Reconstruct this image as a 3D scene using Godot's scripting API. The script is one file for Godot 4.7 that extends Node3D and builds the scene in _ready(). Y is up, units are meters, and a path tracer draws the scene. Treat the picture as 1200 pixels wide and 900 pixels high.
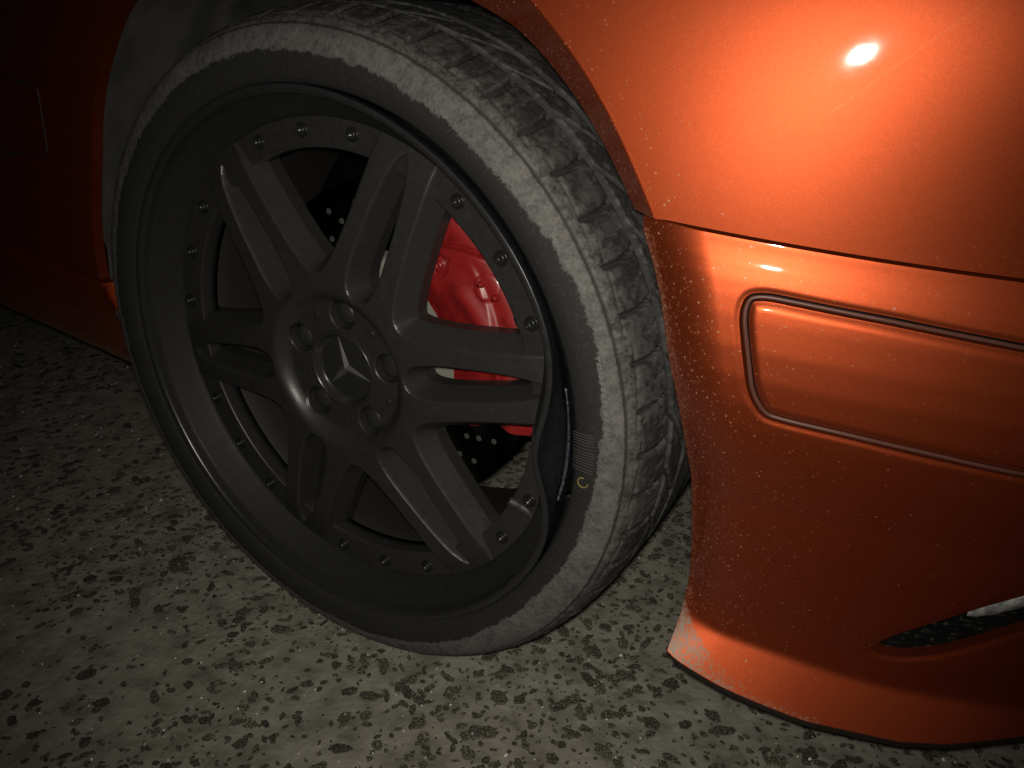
extends Node3D

# A dark car seen at night in the light of a small camera flash: front wheel with a bent rim.
const HUB_H := 0.306
const TREAD_R := 0.3195
var rng := RandomNumberGenerator.new()
var wheel_basis: Basis
var M := {}

# ------------------------------------------------------------------ mesh builder
class MB:
	var v := PackedVector3Array()
	var n := PackedVector3Array()
	var uv := PackedVector2Array()
	var col := PackedColorArray()
	var ix := PackedInt32Array()

	func add(p: Vector3, nn: Vector3, t := Vector2.ZERO) -> int:
		v.append(p); n.append(nn); uv.append(t)
		return v.size() - 1

	func tri(a: int, b: int, c: int) -> void:
		ix.append(a); ix.append(b); ix.append(c)

	func flat(p: Array) -> void:
		var nn: Vector3 = (p[1] - p[0]).cross(p[2] - p[0]).normalized()
		var k := v.size()
		for q in p:
			add(q, nn)
		for i in range(1, p.size() - 1):
			tri(k, k + i, k + i + 1)

	func box(c: Vector3, h: Vector3, b := Basis.IDENTITY) -> void:
		var x := b.x * h.x; var y := b.y * h.y; var z := b.z * h.z
		flat([c + x - y - z, c + x + y - z, c + x + y + z, c + x - y + z])
		flat([c - x - y - z, c - x - y + z, c - x + y + z, c - x + y - z])
		flat([c - x + y - z, c - x + y + z, c + x + y + z, c + x + y - z])
		flat([c - x - y - z, c + x - y - z, c + x - y + z, c - x - y + z])
		flat([c - x - y + z, c + x - y + z, c + x + y + z, c - x + y + z])
		flat([c - x - y - z, c - x + y - z, c + x + y - z, c + x - y - z])

	# a grid of nu x nv points (index u * nv + v) with smooth normals
	func grid(p: PackedVector3Array, nu: int, nv: int, wrap_u := false, uvs := PackedVector2Array()) -> void:
		var k := v.size()
		var nn := MB.grid_normals(p, nu, nv, wrap_u)
		v.append_array(p); n.append_array(nn)
		if uvs.size() == p.size():
			uv.append_array(uvs)
		else:
			var z := PackedVector2Array(); z.resize(p.size()); uv.append_array(z)
		for i in nu - 1:
			for j in nv - 1:
				var a := k + i * nv + j
				var b := a + nv
				ix.append(a); ix.append(b); ix.append(a + 1)
				ix.append(b); ix.append(b + 1); ix.append(a + 1)

	static func grid_normals(p: PackedVector3Array, nu: int, nv: int, wrap_u: bool) -> PackedVector3Array:
		var out := PackedVector3Array(); out.resize(p.size())
		for i in nu:
			var i0 := i - 1
			var i1 := i + 1
			if wrap_u:
				if i0 < 0: i0 = nu - 2
				if i1 > nu - 1: i1 = 1
			else:
				i0 = maxi(i0, 0); i1 = mini(i1, nu - 1)
			for j in nv:
				var j0 := maxi(j - 1, 0)
				var j1 := mini(j + 1, nv - 1)
				var c := (p[i1 * nv + j] - p[i0 * nv + j]).cross(p[i * nv + j1] - p[i * nv + j0])
				if c.length_squared() < 1e-22 and j > 0:
					out[i * nv + j] = out[i * nv + j - 1]
				else:
					out[i * nv + j] = c.normalized()
		return out

	# lathe round the z axis: profile points are (radius, z)
	func lathe(prof: PackedVector2Array, seg: int, bend = null) -> void:
		var p := PackedVector3Array()
		for i in seg + 1:
			var t := TAU * i / seg
			for q in prof:
				var r := q.x
				var z := q.y
				if bend != null:
					var w: Vector2 = bend.call(t, q)
					r = w.x; z = w.y
				p.append(Vector3(r * cos(t), r * sin(t), z))
		grid(p, seg + 1, prof.size(), true)

	# the part of a grid where sd <= 0; the cut edge is turned back by ret
	func clip(p: PackedVector3Array, nu: int, nv: int, sd: PackedFloat32Array, uvs: PackedVector2Array, ret := Vector3.ZERO) -> void:
		var nn := MB.grid_normals(p, nu, nv, false)
		var made := {}
		for i in nu - 1:
			for j in nv - 1:
				var a := i * nv + j
				var b := a + nv
				if sd[a] > 0.0 and sd[b] > 0.0 and sd[a + 1] > 0.0 and sd[b + 1] > 0.0:
					continue
				for t in [[a, b, a + 1], [b, b + 1, a + 1]]:
					var poly := []
					var cut := []
					for e in 3:
						var s: int = t[e]
						var f: int = t[(e + 1) % 3]
						if sd[s] <= 0.0:
							if not made.has(s):
								made[s] = add(p[s], nn[s], uvs[s] if uvs.size() else Vector2.ZERO)
							poly.append(made[s])
						if (sd[s] <= 0.0) != (sd[f] <= 0.0):
							var key := Vector2i(mini(s, f), maxi(s, f))
							if not made.has(key):
								var w := sd[s] / (sd[s] - sd[f])
								made[key] = add(p[s].lerp(p[f], w), nn[s].lerp(nn[f], w).normalized(), uvs[s].lerp(uvs[f], w) if uvs.size() else Vector2.ZERO)
							poly.append(made[key]); cut.append(made[key])
					for q in range(1, poly.size() - 1):
						tri(poly[0], poly[q], poly[q + 1])
					if cut.size() == 2 and ret != Vector3.ZERO:
						var c: Vector3 = v[cut[0]]
						var d: Vector3 = v[cut[1]]
						if c.distance_to(d) > 1e-6:
							var wn := (d - c).cross(ret).normalized()
							var k := v.size()
							add(c, wn, uv[cut[0]]); add(d, wn, uv[cut[1]]); add(d + ret, wn, uv[cut[1]]); add(c + ret, wn, uv[cut[0]])
							tri(k, k + 1, k + 2); tri(k, k + 2, k + 3)

	func tube(path: PackedVector3Array, rad: float, seg := 8, closed := false) -> void:
		var p := PackedVector3Array()
		var m := path.size()
		for i in m:
			var a: Vector3 = path[(i - 1 + m) % m] if closed else path[maxi(i - 1, 0)]
			var b: Vector3 = path[(i + 1) % m] if closed else path[mini(i + 1, m - 1)]
			var d := (b - a).normalized()
			var x := d.cross(Vector3(0, 0, 1)).normalized()
			if x.length() < 0.5:
				x = Vector3(1, 0, 0)
			var y := d.cross(x)
			for j in seg + 1:
				var t := TAU * j / seg
				p.append(path[i] + (x * cos(t) + y * sin(t)) * rad)
		if closed:
			for j in seg + 1:
				p.append(p[j])
		grid(p, m + (1 if closed else 0), seg + 1)

	func mesh() -> ArrayMesh:
		for i in range(0, ix.size(), 3):
			var a := v[ix[i]]
			if (v[ix[i + 1]] - a).cross(v[ix[i + 2]] - a).dot(n[ix[i]] + n[ix[i + 1]] + n[ix[i + 2]]) > 0.0:
				var s := ix[i + 1]
				ix[i + 1] = ix[i + 2]
				ix[i + 2] = s
		var arr := []
		arr.resize(Mesh.ARRAY_MAX)
		arr[Mesh.ARRAY_VERTEX] = v
		arr[Mesh.ARRAY_NORMAL] = n
		arr[Mesh.ARRAY_TEX_UV] = uv
		if col.size() == v.size():
			arr[Mesh.ARRAY_COLOR] = col
		arr[Mesh.ARRAY_INDEX] = ix
		var m := ArrayMesh.new()
		m.add_surface_from_arrays(Mesh.PRIMITIVE_TRIANGLES, arr)
		return m

func put(called: String, mesh: Mesh, mat: Material, parent: Node3D, at := Transform3D.IDENTITY) -> MeshInstance3D:
	var o := MeshInstance3D.new()
	o.name = called
	o.mesh = mesh
	o.material_override = mat
	o.transform = at
	o.cast_shadow = GeometryInstance3D.SHADOW_CASTING_SETTING_ON
	parent.add_child(o, true)
	return o

func group_node(called: String, parent: Node3D, at := Transform3D.IDENTITY) -> Node3D:
	var o := Node3D.new()
	o.name = called
	o.transform = at
	parent.add_child(o, true)
	return o

# ------------------------------------------------------------------ small maths
func interp(tab: Array, x: float) -> float:
	if x <= tab[0][0]:
		return tab[0][1]
	for i in range(1, tab.size()):
		if x <= tab[i][0]:
			var a: Array = tab[i - 1]
			var b: Array = tab[i]
			return lerpf(a[1], b[1], (x - a[0]) / (b[0] - a[0]))
	return tab[-1][1]

# monotone table made smooth: sampled once on a fine grid with a little blur
func smooth_table(tab: Array, lo: float, hi: float, count: int, blur: float) -> PackedFloat32Array:
	var out := PackedFloat32Array()
	for i in count:
		var x := lerpf(lo, hi, float(i) / (count - 1))
		var s := 0.0
		for k in range(-4, 5):
			s += interp(tab, x + blur * k / 4.0)
		out.append(s / 9.0)
	return out

func look(tab: PackedFloat32Array, lo: float, hi: float, x: float) -> float:
	var f := clampf((x - lo) / (hi - lo), 0.0, 1.0) * (tab.size() - 1)
	var i := mini(int(f), tab.size() - 2)
	return lerpf(tab[i], tab[i + 1], f - i)

func poly_sd(p: Vector2, poly: PackedVector2Array) -> float:   # negative inside
	var best := 1e9
	var inside := false
	var m := poly.size()
	var b := poly[m - 1]
	for i in m:
		var a := poly[i]
		var e := b - a
		var w := p - a
		var q := w - e * clampf(w.dot(e) / e.length_squared(), 0.0, 1.0)
		best = minf(best, q.length_squared())
		if (a.y > p.y) != (b.y > p.y) and p.x < (b.x - a.x) * (p.y - a.y) / (b.y - a.y) + a.x:
			inside = not inside
		b = a
	return -sqrt(best) if inside else sqrt(best)

func rounded(pts: Array, radius: float, steps := 5) -> PackedVector2Array:
	var out := PackedVector2Array()
	var m := pts.size()
	for i in m:
		var p: Vector2 = pts[i]
		var a: Vector2 = pts[(i - 1 + m) % m]
		var b: Vector2 = pts[(i + 1) % m]
		var ra := minf(radius, p.distance_to(a) * 0.45)
		var rb := minf(radius, p.distance_to(b) * 0.45)
		var s := p + (a - p).normalized() * ra
		var e := p + (b - p).normalized() * rb
		for k in steps + 1:
			var t := float(k) / steps
			out.append(s.lerp(p, t).lerp(p.lerp(e, t), t))
	return out

func sm(a: float, b: float, x: float) -> float:
	var t := clampf((x - a) / (b - a), 0.0, 1.0)
	return t * t * (3.0 - 2.0 * t)

func gauss(x: float, s: float) -> float:
	return exp(-x * x / (s * s))

func lin(r: float, g: float, b: float) -> Color:
	return Color(r, g, b).linear_to_srgb()

func mat(c: Color, rough: float, metal := 0.0, spec := 0.5) -> StandardMaterial3D:
	var m := StandardMaterial3D.new()
	m.albedo_color = c
	m.roughness = rough
	m.metallic = metal
	m.metallic_specular = spec
	return m

func noise_tex(freq: float, size: int, seed_: int, ramp: Gradient = null, normal := false, bump := 4.0, kind := FastNoiseLite.TYPE_SIMPLEX_SMOOTH, octaves := 4) -> NoiseTexture2D:
	var f := FastNoiseLite.new()
	f.noise_type = kind
	f.frequency = freq
	f.seed = seed_
	f.fractal_octaves = octaves
	var t := NoiseTexture2D.new()
	t.width = size
	t.height = size
	t.seamless = true
	t.noise = f
	if ramp:
		t.color_ramp = ramp
	if normal:
		t.as_normal_map = true
		t.bump_strength = bump
	return t

func ramp2(stops: Array) -> Gradient:
	var g := Gradient.new()
	var o := PackedFloat32Array()
	var c := PackedColorArray()
	for s in stops:
		o.append(s[0]); c.append(s[1])
	g.offsets = o
	g.colors = c
	return g

# ------------------------------------------------------------------ body surface
const PROFILE := [[0.05, 0.0345], [0.163, -0.0372], [0.167, -0.0382], [0.185, -0.0385], [0.2, -0.037], [0.25, -0.029], [0.3, -0.019], [0.33, -0.0095], [0.35, -0.003], [0.37, 0.0025], [0.39, 0.0068], [0.41, 0.0092], [0.43, 0.0096], [0.45, 0.0085], [0.462, 0.0072], [0.472, 0.0056], [0.482, 0.0031], [0.490, 0.0002], [0.496, -0.0025]]
const ARCH := [[-30.0, 0.395], [-25.7, 0.384], [-23.5, 0.3735], [-19.0, 0.362], [-13.0, 0.352], [-7.0, 0.345], [4.0, 0.339], [16.0, 0.3415], [26.0, 0.350], [35.0, 0.351], [45.0, 0.355], [57.0, 0.357], [66.0, 0.351], [90.0, 0.362], [115.0, 0.385], [128.0, 0.398], [136.0, 0.3935], [145.0, 0.389], [156.0, 0.382], [166.0, 0.389], [172.0, 0.395], [180.0, 0.403], [200.0, 0.42], [230.0, 0.45]]
var prof_tab: PackedFloat32Array
var arch_tab: PackedFloat32Array
var shift_tab: PackedFloat32Array

func plan(x: float) -> float:
	return -0.36 * pow(maxf(0.0, x - 0.1), 2.0) - 1.2 * pow(maxf(0.0, x - 0.55), 2.0) - 0.05 * pow(maxf(0.0, -0.1 - x), 2.0)

func drop(x: float) -> float:      # how far the bumper seam has come down at x
	return 0.0945 * maxf(0.0, x - 0.325)

func nose(x: float) -> float:      # the bumper turns in towards the front
	var e := maxf(0.0, x - 0.31)
	return -0.5 * e * e if e < 0.2 else -0.02 - 0.2 * (e - 0.2)

const LIP_SHIFT := [[0.34, 0.0], [0.38, 0.0015], [0.435, 0.006], [0.48, 0.0125], [0.54, 0.013], [0.62, 0.012]]
const LIP_EDGE := [[0.328, 0.156], [0.334, 0.145], [0.339, 0.1425], [0.3445, 0.1385], [0.351, 0.1360], [0.358, 0.1342], [0.39, 0.1275], [0.455, 0.1185], [0.52, 0.117], [0.55, 0.121], [0.60, 0.134], [0.75, 0.16]]

func arch_r(phi: float) -> float:
	return look(arch_tab, -30.0, 230.0, phi)

func arch_phi(x: float, y: float) -> float:
	var d := rad_to_deg(atan2(y - HUB_H, x))
	return d + 360.0 if d < -130.0 else d

var on_wing := true
var peel := FastNoiseLite.new()      # faint unevenness of the paint

func body_z(x: float, y: float) -> float:
	var z := plan(x)
	var eta := y + drop(x)
	if x > 0.25:
		z += nose(x) * (1.0 - sm(0.485, 0.66, eta))
	if on_wing or x < 0.25:
		z += -0.5 * pow(maxf(0.0, y - 0.496), 2.0) - 1.0 * pow(maxf(0.0, y - 0.62), 2.0)
	if x > 0.25 and not on_wing:
		var e2 := eta + look(shift_tab, 0.3, 0.8, x) * (1.0 - sm(0.18, 0.24, eta))
		z += look(prof_tab, 0.05, 0.4965, e2)
	elif x < 0.25 and y < 0.45:
		z -= 0.3 * pow(0.45 - y, 2.0)
	if x > 0.1:
		z += 0.000014 * peel.get_noise_2d(x * 1000.0, y * 1000.0)
	var phi := arch_phi(x, y)
	var rho := Vector2(x, y - HUB_H).length()
	var d := rho - arch_r(phi)
	if x > 0.25 and not on_wing:
		var w := 0.045
		if d < w:
			z -= 0.020 * pow((w - d) / w, 1.7) * sm(0.125, 0.2, y)
	else:
		var w2 := lerpf(0.018, 0.031, clampf((phi - 30.0) / 28.0, 0.0, 1.0))
		if phi > 90.0:
			w2 = 0.022
		if d < w2 + 0.0015:
			z -= (1.0 if phi < 90.0 else 0.12) * (w2 - d) * sm(-0.0015, 0.0015, w2 - d)
	return z

func sheet(xs: PackedFloat32Array, ys: PackedFloat32Array, sd: Callable, ret: float, zoff = null) -> MB:
	var p := PackedVector3Array()
	var s := PackedFloat32Array()
	var uvs := PackedVector2Array()
	for x in xs:
		for y in ys:
			var z := body_z(x, y)
			if zoff != null:
				z += zoff.call(x, y)
			p.append(Vector3(x, y, z))
			s.append(sd.call(x, y))
			uvs.append(Vector2((x - 0.1) / 0.55, 1.0 - (y - 0.08) / 0.57))
	var m := MB.new()
	m.clip(p, xs.size(), ys.size(), s, uvs, Vector3(0, 0, -ret))
	return m

func steps(parts: Array) -> PackedFloat32Array:   # [from, to, step, to, step, ...]
	var out := PackedFloat32Array()
	var a: float = parts[0]
	for i in range(1, parts.size(), 2):
		var b: float = parts[i]
		var k := maxi(1, int(round((b - a) / parts[i + 1])))
		for j in k:
			out.append(lerpf(a, b, float(j) / k))
		a = b
	out.append(a)
	return out

# ------------------------------------------------------------------ materials
func build_materials() -> void:
	var fine := noise_tex(0.09, 512, 5, null, true, 3.0)
	# satin black wheel paint
	var w := mat(lin(0.041, 0.0405, 0.0398), 0.42, 0.25, 0.5)
	w.roughness_texture = noise_tex(0.02, 512, 9, ramp2([[0.0, Color(0.8, 0.8, 0.8)], [1.0, Color(1, 1, 1)]]))
	w.albedo_texture = noise_tex(0.03, 512, 19, ramp2([[0.0, Color(0.84, 0.83, 0.81)], [0.45, Color(0.89, 0.89, 0.89)], [0.74, Color(0.91, 0.91, 0.90)], [0.82, Color(1, 1, 1)]]), false, 0.0, FastNoiseLite.TYPE_SIMPLEX_SMOOTH, 6)
	w.uv1_triplanar = true
	w.uv1_scale = Vector3(6, 6, 6)
	w.normal_enabled = true
	w.normal_texture = fine
	w.normal_scale = 0.05
	M.wheel = w
	var lip := w.duplicate() as StandardMaterial3D
	lip.albedo_color = lin(0.03, 0.03, 0.03)
	lip.roughness = 0.44
	lip.metallic = 0.1
	lip.roughness = 0.3
	M.lip = lip
	var well := w.duplicate() as StandardMaterial3D
	well.albedo_color = lin(0.028, 0.028, 0.028)
	well.roughness = 0.62
	well.metallic_specular = 0.35
	M.well = well
	M.barrel = mat(lin(0.019, 0.016, 0.013), 0.7, 0.1)
	M.bolt = mat(lin(0.03, 0.03, 0.03), 0.3, 0.6)
	M.lug = mat(lin(0.022, 0.022, 0.023), 0.36)
	M.cap = mat(lin(0.02, 0.02, 0.021), 0.3)
	M.star = mat(lin(0.12, 0.12, 0.117), 0.5, 0.6)
	M.chrome = mat(lin(0.5, 0.5, 0.48), 0.3, 1.0)
	M.black = mat(lin(0.005, 0.005, 0.005), 0.9, 0.0, 0.1)
	M.plastic = mat(lin(0.03, 0.03, 0.03), 0.55)
	var red := mat(lin(0.26, 0.012, 0.012), 0.42)
	red.albedo_texture = noise_tex(0.012, 512, 31, ramp2([[0.15, Color(0.82, 0.80, 0.80)], [0.4, Color(0.98, 0.98, 0.98)], [1.0, Color(1, 1, 1)]]))
	red.uv1_triplanar = true
	red.uv1_scale = Vector3(9, 9, 9)
	red.clearcoat_enabled = true
	red.clearcoat = 0.6
	red.clearcoat_roughness = 0.15
	M.red = red
	M.disc = mat(lin(0.16, 0.15, 0.14), 0.22, 1.0)
	M.hat = mat(lin(0.22, 0.215, 0.19), 0.7)
	M.hole = mat(lin(0.055, 0.055, 0.052), 0.7, 0.0)
	M.yellow = mat(lin(0.16, 0.13, 0.03), 0.8)
	M.letter = mat(lin(0.2, 0.2, 0.19), 0.85)
	var bead := mat(lin(0.012, 0.012, 0.0155), 0.3)
	bead.albedo_texture = noise_tex(0.03, 512, 77, ramp2([[0.0, Color(0.7, 0.7, 0.7)], [0.62, Color(0.9, 0.9, 0.9)], [0.8, Color(1, 1, 1)]]))
	bead.uv1_triplanar = true
	bead.uv1_scale = Vector3(8, 8, 8)
	M.bead = bead
	var torn := mat(lin(1, 1, 1), 0.55)
	torn.albedo_texture = noise_tex(0.05, 512, 78, ramp2([[0.3, lin(0.03, 0.03, 0.045)], [0.55, lin(0.12, 0.12, 0.15)], [0.75, lin(0.3, 0.3, 0.36)]]))
	torn.uv1_triplanar = true
	torn.uv1_scale = Vector3(12, 12, 12)
	M.torn = torn
	var liner := mat(lin(1, 1, 1), 0.85)
	liner.albedo_texture = noise_tex(0.006, 512, 12, ramp2([[0.2, lin(0.024, 0.024, 0.023)], [0.5, lin(0.042, 0.042, 0.040)], [0.75, lin(0.085, 0.083, 0.075)]]))
	liner.uv1_triplanar = true
	liner.uv1_scale = Vector3(4, 1.4, 4)
	M.liner = liner
	var dusty := mat(lin(1, 1, 1), 0.9, 0.0, 0.1)
	dusty.albedo_texture = noise_tex(0.03, 512, 44, ramp2([[0.45, lin(0.006, 0.007, 0.007)], [0.68, lin(0.010, 0.011, 0.010)], [0.9, lin(0.10, 0.10, 0.095)]]))
	dusty.uv1_triplanar = true
	dusty.uv1_scale = Vector3(7, 12, 7)
	M.dusty = dusty
	var vane := mat(lin(1, 1, 1), 0.75)
	vane.albedo_texture = noise_tex(0.02, 512, 45, ramp2([[0.2, lin(0.1, 0.1, 0.1)], [0.5, lin(0.3, 0.3, 0.29)], [0.8, lin(0.5, 0.5, 0.48)]]))
	vane.uv1_triplanar = true
	vane.uv1_scale = Vector3(9, 9, 9)
	M.vane = vane
	M.paint = paint_material()
	M.rubber = tyre_material()
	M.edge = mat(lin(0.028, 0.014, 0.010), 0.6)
	M.seal = mat(lin(0.085, 0.032, 0.022), 0.45)
	M.cement = cement_material()
	var st := mat(lin(0.05, 0.045, 0.036), 0.9)
	st.vertex_color_use_as_albedo = true
	st.albedo_color = Color.WHITE
	st.normal_enabled = true
	st.normal_texture = noise_tex(0.06, 512, 71, null, true, 10.0)
	st.uv1_triplanar = true
	st.uv1_world_triplanar = true
	st.uv1_scale = Vector3(9, 9, 9)
	st.normal_scale = 1.0
	st.albedo_texture = noise_tex(0.07, 512, 72, ramp2([[0.2, Color(0.42, 0.42, 0.42)], [0.5, Color(0.66, 0.66, 0.65)], [0.78, Color(1, 1, 0.98)]]))
	M.stone = st
	M.rib = mat(lin(0.075, 0.075, 0.07), 0.85)
	M.grit = mat(lin(0.85, 0.85, 0.82), 0.25)

func paint_material() -> StandardMaterial3D:
	var size := 1024
	var base := lin(0.50, 0.086, 0.028)
	var r := RandomNumberGenerator.new()
	r.seed = 4
	var bytes := PackedByteArray()
	bytes.resize(size * size * 3)
	var mr := PackedByteArray()
	mr.resize(size * size * 3)
	for i in size * size:
		var k := 1.0 + r.randf_range(-0.05, 0.05)
		bytes[i * 3] = int(clampf(base.r * k * 255.0, 0, 255))
		bytes[i * 3 + 1] = int(clampf(base.g * k * 255.0, 0, 255))
		bytes[i * 3 + 2] = int(clampf(base.b * k * 255.0, 0, 255))
		mr[i * 3] = 255; mr[i * 3 + 1] = 255; mr[i * 3 + 2] = 255
	var dab := func(x: float, y: float, rad: float, c: Color, strength: float) -> void:
		var cx := (x - 0.1) / 0.55 * size
		var cy := (1.0 - (y - 0.08) / 0.57) * size
		for yy in range(int(cy - rad - 1), int(cy + rad + 2)):
			for xx in range(int(cx - rad - 1), int(cx + rad + 2)):
				if xx < 1 or yy < 1 or xx > size - 2 or yy > size - 2:
					continue
				var a := strength * clampf(rad + 0.5 - Vector2(xx - cx, yy - cy).length(), 0.0, 1.0)
				if a <= 0.0:
					continue
				var i := (yy * size + xx) * 3
				bytes[i] = int(lerpf(bytes[i], c.r * 255.0, a))
				bytes[i + 1] = int(lerpf(bytes[i + 1], c.g * 255.0, a))
				bytes[i + 2] = int(lerpf(bytes[i + 2], c.b * 255.0, a))
				mr[i + 2] = int(lerpf(mr[i + 2], 20.0, a))
	var dirt := lin(0.46, 0.38, 0.31)
	# road dust thrown up next to the wheel arch
	var cnt := 0
	while cnt < 2500:
		var phi := r.randf_range(-27.0, 62.0)
		var off := -log(1.0 - r.randf() * 0.995) * (0.017 if phi > 25.0 else 0.030)
		var rho := arch_r(phi) + off
		var x := rho * cos(deg_to_rad(phi))
		var y := HUB_H + rho * sin(deg_to_rad(phi))
		cnt += 1
		if r.randf() < 0.45 and phi > 25.0:
			continue
		dab.call(x, y, r.randf_range(0.2, 1.0) * (1.35 if r.randf() < 0.12 else 0.85), dirt, r.randf_range(0.3, 1.0))
	for i in 520:
		dab.call(r.randf_range(0.33, 0.6), r.randf_range(0.13, 0.5), r.randf_range(0.2, 0.8), dirt, r.randf_range(0.2, 0.6))
	for i in 150:
		dab.call(r.randf_range(0.2, 0.6), r.randf_range(0.5, 0.64), r.randf_range(0.2, 0.6), dirt, r.randf_range(0.1, 0.4))
	# scuffed front corner of the lip
	var scuff := lin(0.30, 0.27, 0.23)
	for i in 1500:
		var t := -log(1.0 - r.randf() * 0.99) * 0.014
		var px := 0.342 + t + absf(r.randfn()) * 0.002
		dab.call(px, interp(LIP_EDGE, px) - drop(px) + 0.001 + r.randf() * 0.034 * exp(-t * 25.0), r.randf_range(0.5, 2.0), scuff, r.randf_range(0.06, 0.4))
	for i in 260:
		var ex := 0.345 + r.randf() * 0.12
		dab.call(ex, interp(LIP_EDGE, ex) - drop(ex) + absf(r.randfn()) * 0.0022, r.randf_range(0.6, 1.6), scuff, r.randf_range(0.1, 0.5))
	# pale film along the edge of the arch
	for i in 2600:
		var phi2 := r.randf_range(-26.0, 31.0)
		var rho2 := arch_r(phi2) + absf(r.randfn()) * 0.004
		dab.call(rho2 * cos(deg_to_rad(phi2)), HUB_H + rho2 * sin(deg_to_rad(phi2)), r.randf_range(0.6, 2.0), scuff, r.randf_range(0.03, 0.16))
	# a fine scratch across the wing
	for i in 500:
		var t2 := i / 500.0
		dab.call(lerpf(0.405, 0.475, t2) + r.randfn() * 0.0004, lerpf(0.565, 0.628, t2) + r.randfn() * 0.0004, 0.5, lin(0.85, 0.4, 0.2), 0.14 * r.randf())
	var im := Image.create_from_data(size, size, false, Image.FORMAT_RGB8, bytes)
	var im2 := Image.create_from_data(size, size, false, Image.FORMAT_RGB8, mr)
	var m := StandardMaterial3D.new()
	m.albedo_texture = ImageTexture.create_from_image(im)
	m.metallic_texture = ImageTexture.create_from_image(im2)
	m.metallic_texture_channel = BaseMaterial3D.TEXTURE_CHANNEL_BLUE
	m.metallic = 0.95
	m.roughness = 0.51
	m.texture_repeat = false
	m.clearcoat_enabled = true
	m.clearcoat = 1.0
	m.clearcoat_roughness = 0.05
	return m

func cement_material() -> StandardMaterial3D:
	var m := StandardMaterial3D.new()
	m.albedo_texture = noise_tex(0.010, 1024, 3, ramp2([[0.1, lin(0.14, 0.134, 0.108)], [0.45, lin(0.215, 0.207, 0.168)], [0.8, lin(0.265, 0.256, 0.212)]]))
	m.uv1_triplanar = true
	m.uv1_world_triplanar = true
	m.uv1_scale = Vector3(2.2, 2.2, 2.2)
	m.roughness = 0.9
	m.heightmap_enabled = true
	m.heightmap_texture = noise_tex(0.03, 1024, 8, null, false, 0.0, FastNoiseLite.TYPE_SIMPLEX_SMOOTH, 5)
	m.heightmap_scale = 0.12
	m.heightmap_deep_parallax = false
	return m

# ------------------------------------------------------------------ tyre
var tyre_prof: PackedVector2Array      # (radius, axial) from the outer bead to the inner bead
var tyre_tread := Vector2i.ZERO        # first and last index of the tread

func tyre_profile() -> void:
	var pts := [[0.2565, -0.006], [0.2572, -0.001], [0.2595, 0.0016], [0.263, 0.0034], [0.268, 0.0048], [0.273, 0.0056], [0.278, 0.0058], [0.283, 0.0054], [0.288, 0.0044], [0.293, 0.0027], [0.2965, 0.0010], [0.2985, -0.0003], [0.3, -0.0014]]
	for q in pts:
		tyre_prof.append(Vector2(q[0], q[1]))
	tyre_tread.x = tyre_prof.size()
	var tab := [[-0.123, 0.3195], [-0.08, 0.319], [-0.05, 0.3175], [-0.032, 0.315], [-0.018, 0.311], [-0.009, 0.3065], [-0.003, 0.302], [-0.0014, 0.3003]]
	var a := -0.0026
	while a > -0.122:
		tyre_prof.append(Vector2(interp(tab, a), a))
		a -= 0.0013
	while a > -0.24:
		tyre_prof.append(Vector2(interp(tab, -0.246 - a), a))
		a -= 0.004
	tyre_tread.y = tyre_prof.size() - 1
	for q in [[0.3, -0.2446], [0.293, -0.2487], [0.283, -0.2514], [0.27, -0.251], [0.258, -0.247]]:
		tyre_prof.append(Vector2(q[0], q[1]))

func line(x: float, half: float, soft: float) -> float:   # 1 inside a line of that half width
	return 1.0 - sm(half - soft, half + soft, absf(x))

func tread_cut(t: float, a: float) -> float:   # how deep the pattern is cut at angle t, axial place a
	var n := 52.0
	var ph := t / TAU * n
	var d := 0.0
	var z := -a
	# grooves that run round the tyre
	for g in [[0.0560, 0.0034, 0.0075], [0.092, 0.004, 0.006], [0.150, 0.004, 0.006], [0.188, 0.0032, 0.006]]:
		d = maxf(d, g[2] * line(z - g[0], g[1], 0.0011))
	d = maxf(d, 0.0011 * line(z - 0.0048, 0.0009, 0.0007))
	# curved grooves between the shoulder blocks
	if z < 0.057 and z > 0.012:
		var s := (z - 0.012) / 0.044
		var f := ph + 0.30 * s - 0.42 * s * s
		f = (f - floor(f) - 0.5) * TAU * 0.315 / n
		d = maxf(d, 0.0056 * line(f, 0.0022, 0.0010) * sm(0.012, 0.018, z))
		# a fine slit down the outer third of two blocks at a time
		var f2 := ph * 0.5
		f2 = f2 - floor(f2)
		d = maxf(d, 0.0016 * line(z - (0.0125 + 0.006 * f2), 0.0008, 0.0007) * sm(0.03, 0.08, f2) * (1.0 - sm(0.9, 0.97, f2)))
		# a slit in each block
		var f3 := ph + 0.5 + 0.24 * s - 0.36 * s * s
		f3 = (f3 - floor(f3) - 0.5) * TAU * 0.315 / n
		d = maxf(d, 0.0014 * line(f3, 0.0008, 0.0008) * sm(0.026, 0.032, z) * (1.0 - sm(0.046, 0.05, z)))
	elif z >= 0.057 and z < 0.192:
		var g2 := ph * 0.75 + z * 26.0
		g2 = (g2 - floor(g2) - 0.5) * TAU * 0.315 / n
		if absf(z - 0.121) > 0.026:
			d = maxf(d, 0.004 * line(g2, 0.0021, 0.0011))
	elif z >= 0.192 and z < 0.236:
		var h2 := ph + z * 9.0
		h2 = (h2 - floor(h2) - 0.5) * TAU * 0.315 / n
		d = maxf(d, 0.0042 * line(h2, 0.0019, 0.0011))
	return d

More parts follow.
